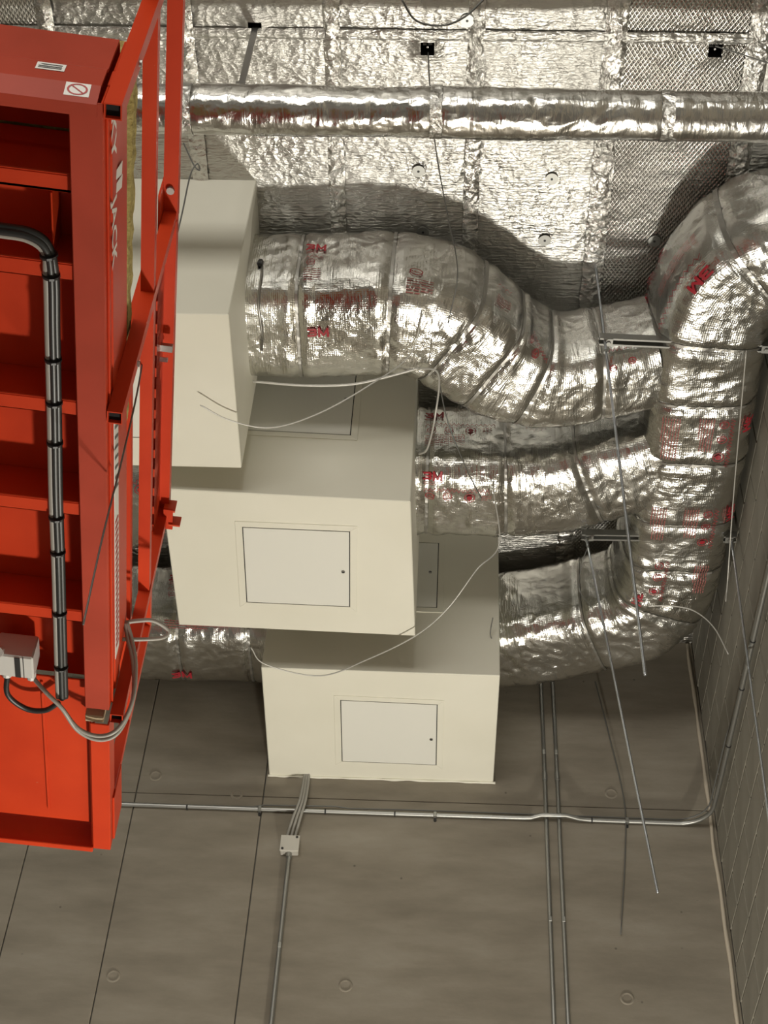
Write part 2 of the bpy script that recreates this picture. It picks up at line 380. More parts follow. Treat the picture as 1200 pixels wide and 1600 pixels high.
b2 = enclosure([(-1.329, 4.752), (-.166, 4.795), (-.141, 5.715), (-1.338, 5.68)], 'middle cream drywall enclosure with a square hatch, between the two others')
hatch(b2, [(-.965, 4.98, ZB), (-.452, 4.992, ZB), (-.465, 5.511, ZB), (-.981, 5.4975, ZB)], (0, 0, -1), (.935, .52))
yq = lambda x: 4.752+(x+1.329)*.037-.0002
hatch(b2, [(-.987, yq(-.987), 5.68), (-.472, yq(-.472), 5.68), (-.472, yq(-.472), 6.19), (-.987, yq(-.987), 6.19)], (.037, -1, 0), (.92, .54))
b3 = enclosure([(-.94, 5.99), (.298, 6.0), (.298, YB-.002), (-.953, YB-.002)], 'lowest cream drywall enclosure, fixed against the concrete wall')
hatch(b3, [(-.535, 6.225, ZB), (-.0204, 6.2386, ZB), (-.0196, 6.756, ZB), (-.5423, 6.748, ZB)], (0, 0, -1), (.94, .56))
hatch(b3, [(-.551, 5.993, 5.696), (-.036, 5.997, 5.696), (-.036, 5.997, 6.2), (-.551, 5.993, 6.2)], (0, -1, 0), (.915, .53))
# smeared joint plaster where the lowest enclosure meets the wall
pts = [(x, YB-.004, ZB-.004+.004*noise.noise((x*9, 0, 0))) for x in np.linspace(-.96, .31, 70)]
MB().tube(pts, [.007+.005*noise.noise((x[0]*14, 3, 0)) for x in pts], 6).build('joint_plaster', 'drywall', b3, smooth=True)

# ------------------------------------------------------------------ foil-wrapped ducts
NQ = 132
class Duct:
    def __init__(s, name, pts, halfs, label, straps=(), step=.011, amp=1.0, expo=4.0, group='foil-wrapped ducts', cat='duct', sag=0.0):
        P = crom(pts, 40); hh = []
        for i in range(len(halfs)-1):
            for k in range(40): t = k/40; hh.append(tuple(halfs[i][c]*(1-t)+halfs[i+1][c]*t for c in (0, 1)))
        hh.append(halfs[-1])
        acc = [0.0]
        for a, b in zip(P, P[1:]): acc.append(acc[-1]+(b-a).length)
        s.L = acc[-1]; n = int(s.L/step)+1; s.n = n; s.ds = s.L/(n-1)
        s.c = []; s.h = []
        j = 0
        for i in range(n):
            d = min(i*s.ds, s.L-1e-6)
            while acc[j+1] < d: j += 1
            t = (d-acc[j])/(acc[j+1]-acc[j]); s.c.append(P[j].lerp(P[j+1], t)); s.h.append((hh[j][0]*(1-t)+hh[j+1][0]*t, hh[j][1]*(1-t)+hh[j+1][1]*t))
        s.T = [(s.c[min(i+4, n-1)]-s.c[max(i-4, 0)]).normalized() for i in range(n)]
        # unit superellipse, even arc length, q=0 on top, .25 on the S side, .5 underneath
        a0, b0 = s.h[0]; raw = []
        for k in range(1441):
            q = 2*math.pi*k/1440; sx, cz = math.sin(q), math.cos(q); e = 2/expo
            raw.append((math.copysign(abs(sx)**e, sx), math.copysign(abs(cz)**e, cz)))
        l = [0]
        for (x, y), (x2, y2) in zip(raw, raw[1:]): l.append(l[-1]+math.hypot((x2-x)*a0, (y2-y)*b0))
        s.per = l[-1]; s.sec = []; j = 0
        for k in range(NQ):
            d = s.per*k/NQ
            while l[j+1] < d: j += 1
            t = (d-l[j])/(l[j+1]-l[j]); s.sec.append((raw[j][0]*(1-t)+raw[j+1][0]*t, raw[j][1]*(1-t)+raw[j+1][1]*t))
        s.straps = [x if isinstance(x, tuple) else (x, 0.0) for x in straps]; s.amp = amp; s.expo = expo; s.seed = random.random()*30
        s.th = thing(name, tuple(s.c[n//2]-Vector((0, 0, s.h[n//2][1]))), label, cat, group)
        s.grid = np.zeros((n, NQ, 3)); s.nor = np.zeros((n, NQ, 3)); s.base = np.zeros((n, NQ, 3))
        up = Vector((0, 0, 1))
        for i in range(n):
            T = s.T[i]; Sd = T.cross(up).normalized(); U = Sd.cross(T).normalized(); a, b = s.h[i]; d = i*s.ds
            for k in range(NQ):
                sx, cz = s.sec[k]; p = s.c[i]+Sd*(sx*a)+U*(cz*b)
                nx = math.copysign(abs(sx)**(expo-1), sx)/a; nz = math.copysign(abs(cz)**(expo-1), cz)/b; N = (Sd*nx+U*nz).normalized()
                w = p+Vector((s.seed, 0, 0)); e = amp
                q1 = noise.noise(w*2.4); warp = noise.noise_vector(w*3.1)*.35; q2 = noise.noise((w+warp*.4)*6.5); q3 = noise.noise((w+warp*.3)*15); q4 = noise.noise((w+warp*.2)*31)
                mod = .35+.65*max(0, min(1, .5+1.4*noise.noise(w*1.7+Vector((9, 4, 2)))))
                disp = e*(.016*q1+mod*(.012*(.5-abs(q2))+.0105*(.35-abs(q3))+.0052*(.3-abs(q4))))
                for sp, tilt in s.straps:
                    x = d-(sp+tilt*sx); disp -= e*(.008*math.exp(-(x/.022)**2)-.005*math.exp(-((abs(x)-.05)/.03)**2))
                s.base[i, k] = p; s.grid[i, k] = p+N*disp; s.nor[i, k] = N
    def wrap(s, m='foil_duct', caps=True):
        b = MB(); g = s.grid
        b.v = [tuple(p) for p in np.concatenate([g, g[:, :1]], 1).reshape(-1, 3)]; w = NQ+1
        b.uv = [(i*s.ds, k*s.per/NQ) for i in range(s.n) for k in range(w)]
        b.f = [(i*w+k, i*w+k+1, (i+1)*w+k+1, (i+1)*w+k) for i in range(s.n-1) for k in range(NQ)]
        s.body = b.build('foil_wrap', m, s.th, smooth=True); return s
    def at(s, d, arc, off):                     # point on the wrap, bilinear
        x = min(max(d/s.ds, 0), s.n-1.001); i = int(x); fx = x-i; y = (arc/s.per*NQ) % NQ; k = int(y); fy = y-k; k2 = (k+1) % NQ
        g = s.grid; N = s.nor
        p = (g[i, k]*(1-fy)+g[i, k2]*fy)*(1-fx)+(g[i+1, k]*(1-fy)+g[i+1, k2]*fy)*fx
        return p+(N[i, k]*(1-fy)+N[i, k2]*fy)*off
    def bands(s, m='strap', w=.013):
        for sp, tilt in s.straps:
            b = MB(); prof = ((-w/2, .0005), (-w/2, .004), (w/2, .004), (w/2, .0005))
            for k in range(NQ):
                for dx, off in prof: b.v.append(tuple(s.at(sp+tilt*s.sec[k][0]+dx, s.per*k/NQ, off+.001)))
            for k in range(NQ):
                for j in range(3): a = k*4+j; c = ((k+1) % NQ)*4+j; b.f.append((a, c, c+1, a+1))
            b.build('strap', m, s.th, smooth=False)
        return s
    # --- printed marks that follow the wrap; x runs along the duct, y up towards q = 0
    def mark(s, name, tris, s0, arc0, rot, m, off=.0075):
        c, sn = math.cos(R(rot)), math.sin(R(rot)); vs, fs = tris; b = MB()
        b.v = [tuple(s.at(s0+x*c-y*sn, arc0-(x*sn+y*c), off)) for x, y in vs]; b.f = list(fs)
        if b.v: return b.build(name, m, s.th)
    def logo(s, s0, a0, size, rot=0):
        H = size*1.0; vs = []; fs = []; w = H*.24           # heavy strokes, cut short so that they lie on the crumpled wrap
        def stroke(pts, w):
            for (x0, y0), (x1, y1) in zip(pts, pts[1:]):
                L = math.hypot(x1-x0, y1-y0); n = max(1, int(L/.006)); nx, ny = -(y1-y0)/L*w/2, (x1-x0)/L*w/2; k = len(vs); ex, ey = (x1-x0)/L*w*.25, (y1-y0)/L*w*.25
                for a in range(n+1):
                    t_ = a/n; x, y = x0-ex+(x1-x0+2*ex)*t_, y0-ey+(y1-y0+2*ey)*t_
                    for q in (-1, 0, 1): vs.append((x+nx*q, y+ny*q))
                for a in range(n):
                    for q in (0, 1): e = k+a*3+q; fs.append((e, e+3, e+4, e+1))
        X = H*.95
        stroke([(0, H*.14), (X*.75, H*.14), (X*.88, H*.3), (X*.7, H*.5), (X*.88, H*.7), (X*.75, H*.86), (0, H*.86)], w); stroke([(X*.25, H*.5), (X*.7, H*.5)], w)
        m0 = X*1.22
        stroke([(m0, 0), (m0, H)], w); stroke([(m0, H*.92), (m0+X*.48, H*.15), (m0+X*.96, H*.92)], w*.85); stroke([(m0+X*.96, H), (m0+X*.96, 0)], w)
        sub = vs
        s.mark('logo', (sub, fs), s0, a0, rot, 'red_ink', .009)
    def zigzag(s, s0, a0, L, amp=.009, rot=0, m='red_ink', pitch=.022):
        n = max(2, int(L/pitch*2)); vs = []; fs = []; w = .0042
        for i in range(n+1): x = L*i/n; y = amp*(1 if i % 2 else -1); vs += [(x, y-w/2), (x, y+w/2)]
        for i in range(n): a = 2*i; fs.append((a, a+2, a+3, a+1))
        s.mark('zigzag_line', (vs, fs), s0, a0, rot, m)
    def rings(s, s0, a0, r, rot=0, word=None, blob=False, m='red_ink', w=.0036):
        n = 22; vs = []; fs = []
        def circ(r1, r2):
            k = len(vs)
            for j in range(n): q = 2*math.pi*j/n; vs.extend([(r1*math.cos(q), r1*math.sin(q)), (r2*math.cos(q), r2*math.sin(q))])
            for j in range(n): a = k+2*j; b_ = k+2*((j+1) % n); fs.append((a, a+1, b_+1, b_))
        circ(r-w, r)
        if blob:
            circ(.0005, r*.52)
            k = len(vs); vs.extend([(-r*.1, -r*.75), (r*.1, -r*.75), (r*.1, -r*.3), (-r*.1, -r*.3)]); fs.append((k, k+1, k+2, k+3))
        if word:
            tv, tf = text2d(word, .015); wd = max(v[0] for v in tv); sc = r*1.25/wd; k = len(vs)
            vs.extend([((x-wd/2)*sc, (y-.35)*sc*1.3) for x, y in tv]); fs.extend([tuple(i+k for i in f) for f in tf])
        s.mark('approval_mark', (vs, fs), s0, a0, rot, m)
    def rows(s, s0, a0, L, n, gap=.013, rot=0, m='pale_ink', h=.0045):
        vs = []; fs = []; rnd = random.Random(int(s0*1000+a0*77))
        for r_ in range(n):
            x = 0; y = -r_*gap; lim = L*(1 if r_ < n-1 else .6)
            while x < lim:
                w = .008+.022*rnd.random(); x2 = min(x+w, lim); k = len(vs)
                vs += [(x, y), (x2, y), (x2, y+h), (x, y+h)]; fs.append((k, k+1, k+2, k+3)); x = x2+.005
        s.mark('small_print', (vs, fs), s0, a0, rot, m)
    def band(s, s0, q, L=.32, rot=0, size=.042, parts='lzcr'):
        a0 = q*s.per; c, sn = math.cos(R(rot)), math.sin(R(rot))
        def o(x, y): return s0+x*c-y*sn, a0-(x*sn+y*c)
        if 'l' in parts: s.logo(*o(0, 0), size, rot); s.rows(*o(0, -.014), min(L, .10), 2, .010, rot, 'pale_ink', .0035)
        if 'z' in parts: s.zigzag(*o(0, -.055), L, rot=rot)
        if 'c' in parts:
            s.rings(*o(.03, -.095), .023, rot, 'ULC')
            if L > .12: s.rings(*o(.12, -.095), .023, rot, 'UL')
            if L > .2: s.rings(*o(.23, -.098), .027, rot, blob=True)
            if L > .3: s.rows(*o(.29, -.085), .05, 3, .012, rot)
        if 'r' in parts: s.rows(*o(0, -.145), min(L, .2), 6, .013, rot)

ZM = 5.96                                        # duct centre height
d1 = Duct('foil_duct', [(-1.0, 4.215, ZM), (-.62, 4.215, ZM), (-.32, 4.20, ZM-.005), (-.08, 4.23, ZM-.01), (.10, 4.345, ZM-.02), (.28, 4.47, ZM-.03), (.50, 4.53, ZM-.04), (.74, 4.50, ZM-.02), (.99, 4.44, ZM)],
          [(.285, .285), (.285, .285), (.285, .282), (.28, .28), (.27, .27), (.255, .262), (.225, .25), (.215, .245), (.21, .235)],
          'foil-wrapped duct snaking from the topmost enclosure across to the tall side duct', straps=[.30, .72, 1.02, (1.26, -.02), (1.50, .03), (1.80, .03)])
d1.wrap().bands()
d2 = Duct('foil_duct', [(-.20, 5.24, ZM), (.06, 5.24, ZM), (.34, 5.235, ZM), (.60, 5.20, ZM), (.82, 5.12, ZM), (1.15, 5.0, ZM)],
          [(.275, .28), (.275, .28), (.275, .28), (.27, .275), (.26, .265), (.25, .26)],
          'boxy foil-wrapped duct leaving the middle enclosure, seen below the snaking duct', straps=[.10, .50, .93])
d2.wrap().bands()
d3 = Duct('foil_duct', [(1.75, 3.775, ZM), (1.55, 3.78, ZM), (1.36, 3.86, ZM), (1.24, 4.03, ZM), (1.205, 4.3, ZM), (1.205, 4.75, ZM), (1.205, 5.25, ZM), (1.205, 5.72, ZM), (1.175, 5.98, ZM-.01), (1.06, 6.17, ZM-.01), (.86, 6.27, ZM), (.58, 6.37, ZM), (.26, 6.46, ZM)],
          [(.262, .28), (.262, .28), (.262, .28), (.262, .28), (.264, .28), (.264, .28), (.264, .28), (.264, .28), (.262, .28), (.26, .28), (.262, .28), (.265, .28), (.27, .28)],
          'long foil-wrapped duct running beside the block wall and bending into the lowest enclosure', straps=[.42, .82, 1.16, 1.52, 1.93, 2.27, 2.60, 3.05])
d3.wrap().bands()
d4 = Duct('foil_duct', [(-2.7, 6.46, ZM), (-2.1, 6.46, ZM), (-1.5, 6.46, ZM), (-.92, 6.46, ZM)], [(.265, .28)]*4,
          'foil-wrapped duct leaving the lowest enclosure, low between lift and enclosure', straps=[.3, .75, 1.22, 1.62])
d4.wrap().bands()
d5 = Duct('foil_duct', [(-2.6, 5.75, ZM), (-2.2, 5.63, ZM), (-1.8, 5.44, ZM), (-1.52, 5.30, ZM), (-1.28, 5.25, ZM)], [(.27, .28)]*5,
          'foil-wrapped duct beside the middle enclosure, glimpsed between the red lift rails', straps=[.4, .85])
d5.wrap().bands()
# printed marks
d1.band(.33, .245, .09, size=.046, parts='lzcr'); d1.logo(.35, .485*d1.per, .046)
d1.band(.78, .27, .09, parts='cr'); d1.band(1.07, .215, .085, parts='zr'); d1.band(1.37, .30, .2, rot=-35, parts='zc')
d1.zigzag(1.83, .36*d1.per, .2); d1.rings(1.86, .41*d1.per, .019, 0, 'ULC'); d1.rings(1.96, .40*d1.per, .019, 0, 'UL')
d2.band(.085, .20, .36); d2.band(.085, .41, .33, parts='lzc'); d2.band(.62, .21, .12, parts='lz')
d3.band(.62, .77, .30, rot=0, parts='zc'); d3.band(1.22, .395, .30); d3.rows(1.22, .555*d3.per, .26, 7); d3.band(1.80, .395, .28); d3.rows(1.80, .555*d3.per, .22, 6)
d3.band(2.18, .50, .30, parts='zc'); d3.rows(2.2, .42*d3.per, .2, 6); d3.logo(2.45, .60*d3.per, .045); d3.band(.50, .62, .3, parts='lzr')
d3.rings(.95, .70*d3.per, .022, 0, blob=True); d3.band(2.80, .36, .22, rot=180, parts='zc')
d4.band(1.14, .215, .1, parts='lzc', size=.05); d4.rows(1.15, .36*d4.per, .4, 4); d4.logo(1.17, .575*d4.per, .05)
d5.band(.95, .40, .25, rot=10, parts='zc')

# suspended wrapped pipe
pipe = Duct('foil_pipe', [(-3.4, 3.05, 5.68), (-1.5, 3.05, 5.68), (0, 3.05, 5.675), (1.6, 3.05, 5.68)], [(.097, .097)]*4, 'slim foil-wrapped pipe hung straight across below the foil ceiling',
            straps=[.9, 2.3, 3.32, 4.25], amp=.55, expo=2.2, group=None, cat='pipe', step=.012)

pipe.wrap('foil_pipe').bands('foil_loose', .05)

# clamp where the snaking duct leaves its enclosure
b = MB().tube([tuple(d1.at(.13+.004*math.sin(i), (.30+.2*i/9)*d1.per, .008)) for i in range(10)], .006, 6).build('clamp_rod', 'latch', d1.th, smooth=True)
MB().tube([tuple(d1.at(.12, .285*d1.per, .004)), tuple(d1.at(.12, .305*d1.per, .02))], .014, 6).build('clamp_block', 'black', d1.th)
MB().tube([tuple(d1.at(.13, .50*d1.per, .006)), tuple(d1.at(.13, .52*d1.per, .03))], .009, 6).build('clamp_block', 'latch', d1.th)

# ------------------------------------------------------------------ struts, rods
def strut(p0, p1, label):
    p0, p1 = Vector(p0), Vector(p1); th = thing('support_strut', tuple((p0+p1)/2), label, 'strut', 'steel struts under the side duct')
    w, h, tk = .041, .041, .003; d = p1-p0; T = d.normalized(); N = Vector((-T.y, T.x, 0)); Z = Vector((0, 0, 1))
    prof = [(-w/2, h/2), (w/2, h/2), (w/2, -h/2), (w/2-.009, -h/2), (w/2-.009, -h/2+tk), (w/2-tk, -h/2+tk), (w/2-tk, h/2-tk), (-w/2+tk, h/2-tk), (-w/2+tk, -h/2+tk), (-w/2+.009, -h/2+tk), (-w/2+.009, -h/2), (-w/2, -h/2)]
    MB().prism([p0+N*a+Z*b for a, b in prof], d).build('channel', 'galv', th)
    for f in (.05, .95):
        c = p0+d*f; MB().hexa([c+N*a*.02+T*b*.02+Z*(-.021-e) for e in (0, .005) for a, b in ((-1, -1), (1, -1), (1, 1), (-1, 1))]).build('plate_washer', 'galv', th)
        MB().tube([c-Z*.026, c-Z*.036], .011, 6).build('nut', 'galv', th)
    return th
zs = 5.735
sA = strut((.685, 4.215, zs), (1.485, 4.24, zs), 'galvanised strut under the side duct, the one nearer the ceiling pipe')
sB = strut((.70, 5.46, zs), (1.49, 5.45, zs), 'galvanised strut under the side duct, the one nearer the concrete wall')
def rod(p0, p1, label, nuts=()):
    p0, p1 = Vector(p0), Vector(p1); th = thing('threaded_rod', tuple(p1), label, 'rod', 'threaded rods')
    n = int((p1-p0).length/.007); pts = [p0.lerp(p1, i/n) for i in range(n+1)]
    MB().tube(pts, [.0066 if i % 2 else .0058 for i in range(n+1)], 7).build('shaft', 'zinc_rod', th, smooth=True)
    for f in nuts: c = p0.lerp(p1, f); d = (p1-p0).normalized()*.006; MB().tube([c-d, c+d], .0115, 6).build('nut', 'galv', th)
    return th
rod((.70, 4.21, ZC-.005), (.735, 4.215, 3.698), 'shorter bright threaded rod hanging from the strut nearer the pipe', (.26,))
rod((.716, 5.46, 5.775), (.911, 5.46, 3.603), 'long slanting threaded rod hanging in front of the concrete wall', (.035,))
rod((1.465, 5.45, 5.775), (1.40, 5.45, 3.4), 'threaded rod hanging close in front of the block wall', (.03,))
rod((1.47, 4.24, 5.775), (1.445, 4.24, 4.6), 'threaded rod at the picture edge on the wall side of the side duct', (.06,))

# ------------------------------------------------------------------ conduits, junction box
def conduit(name, pts, r, label, m='galv', clips=(), n=10, cat='conduit', group='conduits on the walls', wall='back'):
    th = thing(name, tuple(pts[0]), label, cat, group)
    MB().tube(pts, r, n).build('tube', m, th, smooth=True)
    for c in clips:
        c = Vector(c)
        if wall == 'back':
            MB().box(c.x-.009, c.x+.009, c.y-r-.002, YB, c.z-r-.003, c.z+r+.003).build('clip', 'galv', th, bevel=.002)
            MB().disc((c.x, YB, c.z-r-.014), (0, -1, 0), .008, .01, 8).build('screw', 'black', th)
        else:
            MB().box(c.x-r-.002, XR-.004, c.y-.009, c.y+.009, c.z-r-.003, c.z+r+.003).build('clip', 'galv', th, bevel=.002)
    return th
zc_ = 5.0; yw = YB-.016
pz = lambda px, py: PY(px, py, yw).z
z1 = pz(600, 1271)
run = [(-2.9, yw, z1+.01), (-1.8, yw, z1+.005), (-.3, yw, z1), (.46, yw, z1), (.5, yw-.003, z1), (.555, yw-.026, z1+.004), (.69, yw-.03, z1+.004), (.76, yw-.008, z1), (.82, yw, z1), (1.2, yw, z1-.002), (1.3, yw, z1-.002)]
arc = [(1.3+.165*math.sin(q), yw-.165*(1-math.cos(q)), z1-.002) for q in np.linspace(.15, math.pi/2, 9)]
run += arc+[(1.468, y, z1-.002-.01*(6.7-y)) for y in (6.5, 5.8, 5.0, 4.0, 3.0)]
conduit('steel_conduit', run, .0125, 'level steel conduit crossing the concrete wall and turning onto the block wall', clips=[(-.98, yw, z1), (-.02, yw, z1), (1.02, yw, z1)])
for x in (-1.38, -.62, -.24, .83): MB().tube([(x-.004, yw, z1), (x+.004, yw, z1)], .0145, 10).build('cable_tie', 'black', bpy.data.objects['steel_conduit'])
for y in (6.2, 5.75, 5.4): MB().tube([(1.468, y-.004, z1-.002-.01*(6.7-y)), (1.468, y+.004, z1-.002-.01*(6.7-y))], .0145, 10).build('cable_tie', 'black', bpy.data.objects['steel_conduit'])
cab = [(x, yw-.002+.004*math.sin(x*3), z1+.021+.007*math.sin(x*2.1+1)+(.012 if abs(x+.75) < .25 else 0)) for x in np.linspace(-2.6, 1.28, 60)]
cab += [(1.28+.17*math.sin(q), yw-.17*(1-math.cos(q)), z1+.022) for q in np.linspace(.15, math.pi/2, 7)]+[(1.45, 6.5, z1+.02), (1.462, 6.2, z1+.05), (1.468, 6.0, z1+.025), (1.468, 5.0, z1+.01), (1.468, 3.2, z1)]
tag(MB().tube(cab, .0045, 6).build('loose_cable', 'wire', smooth=True), 'thin dark cable tied along the top of the level conduit', 'cable')
for px, lab in ((862, 'upright steel conduit on the concrete wall, closer to the enclosure'), (883.5, 'upright steel conduit on the concrete wall, closer to the block wall')):
    x = PY(px, 1500, YB-.014).x
    conduit('steel_conduit', [(x-.002, YB-.014, 6.3), (x, YB-.014, 5.2), (x, YB-.014, 4.1), (x, YB-.014, 2.0)], .0115, lab, clips=[(x, YB-.014, 5.44), (x, YB-.014, 4.36)])
    MB().tube([(x, YB-.014, 5.30), (x, YB-.014, 5.25)], .0145, 10).build('coupling', 'galv', bpy.data.objects['steel_conduit.%03d' % (1 if px == 862 else 2)])
jb = PY(453, 1320, YB-.03); jx, jz = jb.x, jb.z
th = thing('junction_box', (jx, YB-.03, jz-.05), 'small square steel junction box on the concrete wall below the enclosures', 'junction box')
MB().box(jx-.048, jx+.048, YB-.046, YB-.001, jz-.05, jz+.045).build('housing', 'box_steel', th, bevel=.004)
MB().box(jx-.051, jx+.051, YB-.051, YB-.046, jz-.052, jz+.048).build('cover', 'box_steel', th, bevel=.002)
for sx, sz in ((.036, .036), (-.036, -.038)): MB().disc((jx+sx, YB-.051, jz+sz), (0, -1, 0), .007, .003, 10).build('screw', 'black', th)
MB().tube([(jx, YB-.025, jz-.05), (jx, YB-.025, jz-.075)], .016, 10).build('connector', 'galv', th)
xb = PY(425, 1590, YB-.014).x
conduit('steel_conduit', [(jx, YB-.025, jz-.06), (jx, YB-.018, jz-.2), ((jx+xb)/2, YB-.014, jz-.6), (xb, YB-.014, jz-1.15), (xb, YB-.014, 2.0)], .0125, 'upright steel conduit dropping from the junction box', clips=[((jx+xb)/2+.001, YB-.014, jz-.6)])
for k, dx in enumerate((-.022, 0, .022)):
    tag(MB().tube(crom([(jx+dx, YB-.028, jz+.04), (jx+dx*.9+.02, YB-.04, jz+.16), (jx+dx*.7+.045, YB-.045, z1+.05), (jx+dx*.6+.05, YB-.02, ZB-.06), (jx+dx*.5+.05, YB-.02, ZB+.01)], 8), .008, 8).build('flexible_cable', 'hose_grey', smooth=True),
        '%s grey cable of the three rising from the junction box' % ('left-hand', 'middle', 'right-hand')[k], 'cable', 'grey cables above the junction box')

# ------------------------------------------------------------------ loose wires
def wire(pts, r, m, label, n=10, group=None):
    return tag(MB().tube(crom(pts, n), r, 6).build('loose_wire', m, smooth=True), label, 'wire', group)
wire([PZ(395, 596, 5.62), PZ(470, 602, 5.62), PZ(545, 601, 5.64), PZ(600, 590, 5.66), PZ(655, 575, 5.68)], .006, 'pale_wire', 'thick pale cable sagging along the underside of the snaking duct')
wire([PZ(313, 633, 5.16), PZ(360, 657, 5.17), PZ(425, 668, 5.2), PZ(500, 645, 5.3), PZ(580, 600, 5.45), PZ(640, 555, 5.62), PZ(660, 490, 5.66)], .0035, 'pale_wire', 'thin wire drooping in front of the topmost enclosure with a free end')
wire([PZ(392, 1012, 5.2), PZ(415, 1038, 5.19), PZ(500, 1056, 5.18), PZ(575, 1030, 5.17), PZ(650, 993, 5.17), PZ(700, 950, 5.2), PZ(745, 890, 5.3), PZ(780, 850, 5.45), PZ(770, 760, 5.66)], .0035, 'pale_wire', 'pale wire looping under the middle enclosure to the duct above')
wire([PZ(770, 965, 5.55), PZ(766, 990, 5.5), PZ(770, 1005, 5.48), PZ(764, 1035, 5.42)], .003, 'wire', 'short dark wire end hanging before the lowest enclosure front')
wire([PZ(669, 82, 6.31), PZ(672, 140, 6.1), PZ(682, 240, 5.95), PZ(700, 340, 5.8), PZ(715, 425, 5.68), PZ(700, 505, 5.62)], .003, 'wire', 'thin dark wire dropping from the middle ceiling pocket past the pipe')
wire([PZ(628, 0, 6.2), PZ(650, 32, 6.2), PZ(690, 40, 6.2), PZ(725, 27, 6.2), PZ(757, -2, 6.25)], .0045, 'wire', 'dark wire looping below the ceiling at the top edge of the picture')
wire([PZ(1117, 72, 6.30), PZ(1150, 82, 6.28), PZ(1205, 100, 6.25)], .003, 'wire', 'dark wire leaving the ceiling pocket nearest the block wall')
wire([PZ(1166, 548, 5.60), PZ(1156, 660, 5.60), PZ(1145, 790, 5.60), PZ(1137, 905, 5.5), PZ(1134, 940, 5.4)], .0032, 'pale_wire', 'pale straight wire hanging along the outer edge of the side duct')
wire([PZ(1012, 947, 5.64), PZ(1050, 947, 5.63), PZ(1085, 955, 5.58), PZ(1115, 980, 5.45), PZ(1138, 1022, 5.25)], .0035, 'pale_wire', 'pale wire curving off the end bend of the side duct')
wire([PZ(655, 575, 5.65), PZ(685, 585, 5.6), PZ(680, 650, 5.5), PZ(668, 700, 5.55), PZ(655, 710, 5.6)], .005, 'pale_wire', 'grey cable dropping between the snaking duct and the boxy duct')
wire([PZ(685, 590, 5.6), PZ(700, 660, 5.5), PZ(730, 735, 5.5), PZ(752, 778, 5.55)], .003, 'wire', 'thin dark wire hanging across the face of the boxy duct')
wire([PY(930, 1065, YB-.02), PY(952, 1150, YB-.02), PY(975, 1250, YB-.02), PY(977, 1330, YB-.02), PY(970, 1460, YB-.02)], .0035, 'wire', 'thin dark wire hanging down the concrete wall beside the upright conduits')
wire([PZ(920, 850, 5.6), PZ(910, 880, 5.5), PZ(905, 920, 5.4), PZ(925, 950, 5.4)], .0022, 'wire', 'fine wire curl at the strut nearer the concrete wall')
# hangers for the pipe
h = holes[0]
hg = thing('pipe_hanger', (h.x, h.y, 5.7), 'grey flat steel hanger between a ceiling pocket and the pipe', 'hanger')
MB().box(h.x-.014, h.x+.014, h.y-.004, h.y+.004, 5.72, ZC+.05).build('hanger_bar', 'latch', hg)
MB().box(h.x-.02, h.x+.02, h.y-.02, h.y+.05, 5.765, 5.785).build('hanger_foot', 'latch', hg)
for h in holes[1:]:
    hh = thing('pipe_hanger', (h.x, h.y, 5.7), 'short threaded hanger inside the %s ceiling pocket' % ('middle' if h.x < .5 else 'rightmost'), 'hanger')
    MB().tube([(h.x, h.y, ZC+.06), (h.x, h.y, ZC+.0)], .005, 6).build('hanger_stub', 'latch', hh)
    MB().tube([(h.x-.02, h.y, ZC+.03), (h.x+.02, h.y, ZC+.035)], .005, 6).build('hanger_pin', 'latch', hh)

# ------------------------------------------------------------------ red scissor lift
A = R(7.2); LU = Vector((math.cos(A), math.sin(A), 0)); LV = Vector((-math.sin(A), math.cos(A), 0)); LZ = Vector((0, 0, 1)); L0 = Vector((-.74, 1.55, 2.9))
def Lp(u, v, w): return L0+LU*u+LV*v+LZ*w
def lbox(b, u0_, u1, v0, v1, w0, w1):
    return b.hexa([Lp(u, v, w) for w in (w0, w1) for u, v in ((u0_, v0), (u1, v0), (u1, v1), (u0_, v1))])
WD, LN = -.86, 2.0
cc = Lp(WD/2, LN/2, 0)
lift = thing('scissor_lift', (cc.x, cc.y, ZF), 'red scissor lift platform raised overhead, seen from below', 'scissor lift')
def lpart(name, m, boxes, parent=None, bevel=.002):
    b = MB()
    for q in boxes: lbox(b, *q)
    return b.build(name, m, parent or lift, bevel=bevel)
def square_tube(name, p0, p1, a, wdir, m='red', parent=None, wall=.003):     # hollow section, open ends
    p0, p1, X = Vector(p0), Vector(p1), Vector(wdir); T = (p1-p0).normalized(); X = (X-T*X.dot(T)).normalized(); Y = T.cross(X); b = MB(); h = a/2; k = h-wall
    ring_ = lambda c, r: [c-X*r-Y*r, c+X*r-Y*r, c+X*r+Y*r, c-X*r+Y*r]
    b.v = [tuple(q) for q in ring_(p0, h)+ring_(p1, h)+ring_(p0, k)+ring_(p1, k)]
    for j in range(4):
        n = (j+1) % 4; b.f += [(j, n, 4+n, 4+j), (8+n, 8+j, 12+j, 12+n), (n, j, 8+j, 8+n), (4+j, 4+n, 12+n, 12+j)]
    o = b.build(name, m, parent or lift)
    if name != 'scissor_arm':
        for c, d in ((p0, T), (p1, -T)): MB().prism([q+d*.012 for q in ring_(c, k)], d*.002).build('tube_plug', 'dark_void', o)
    return o
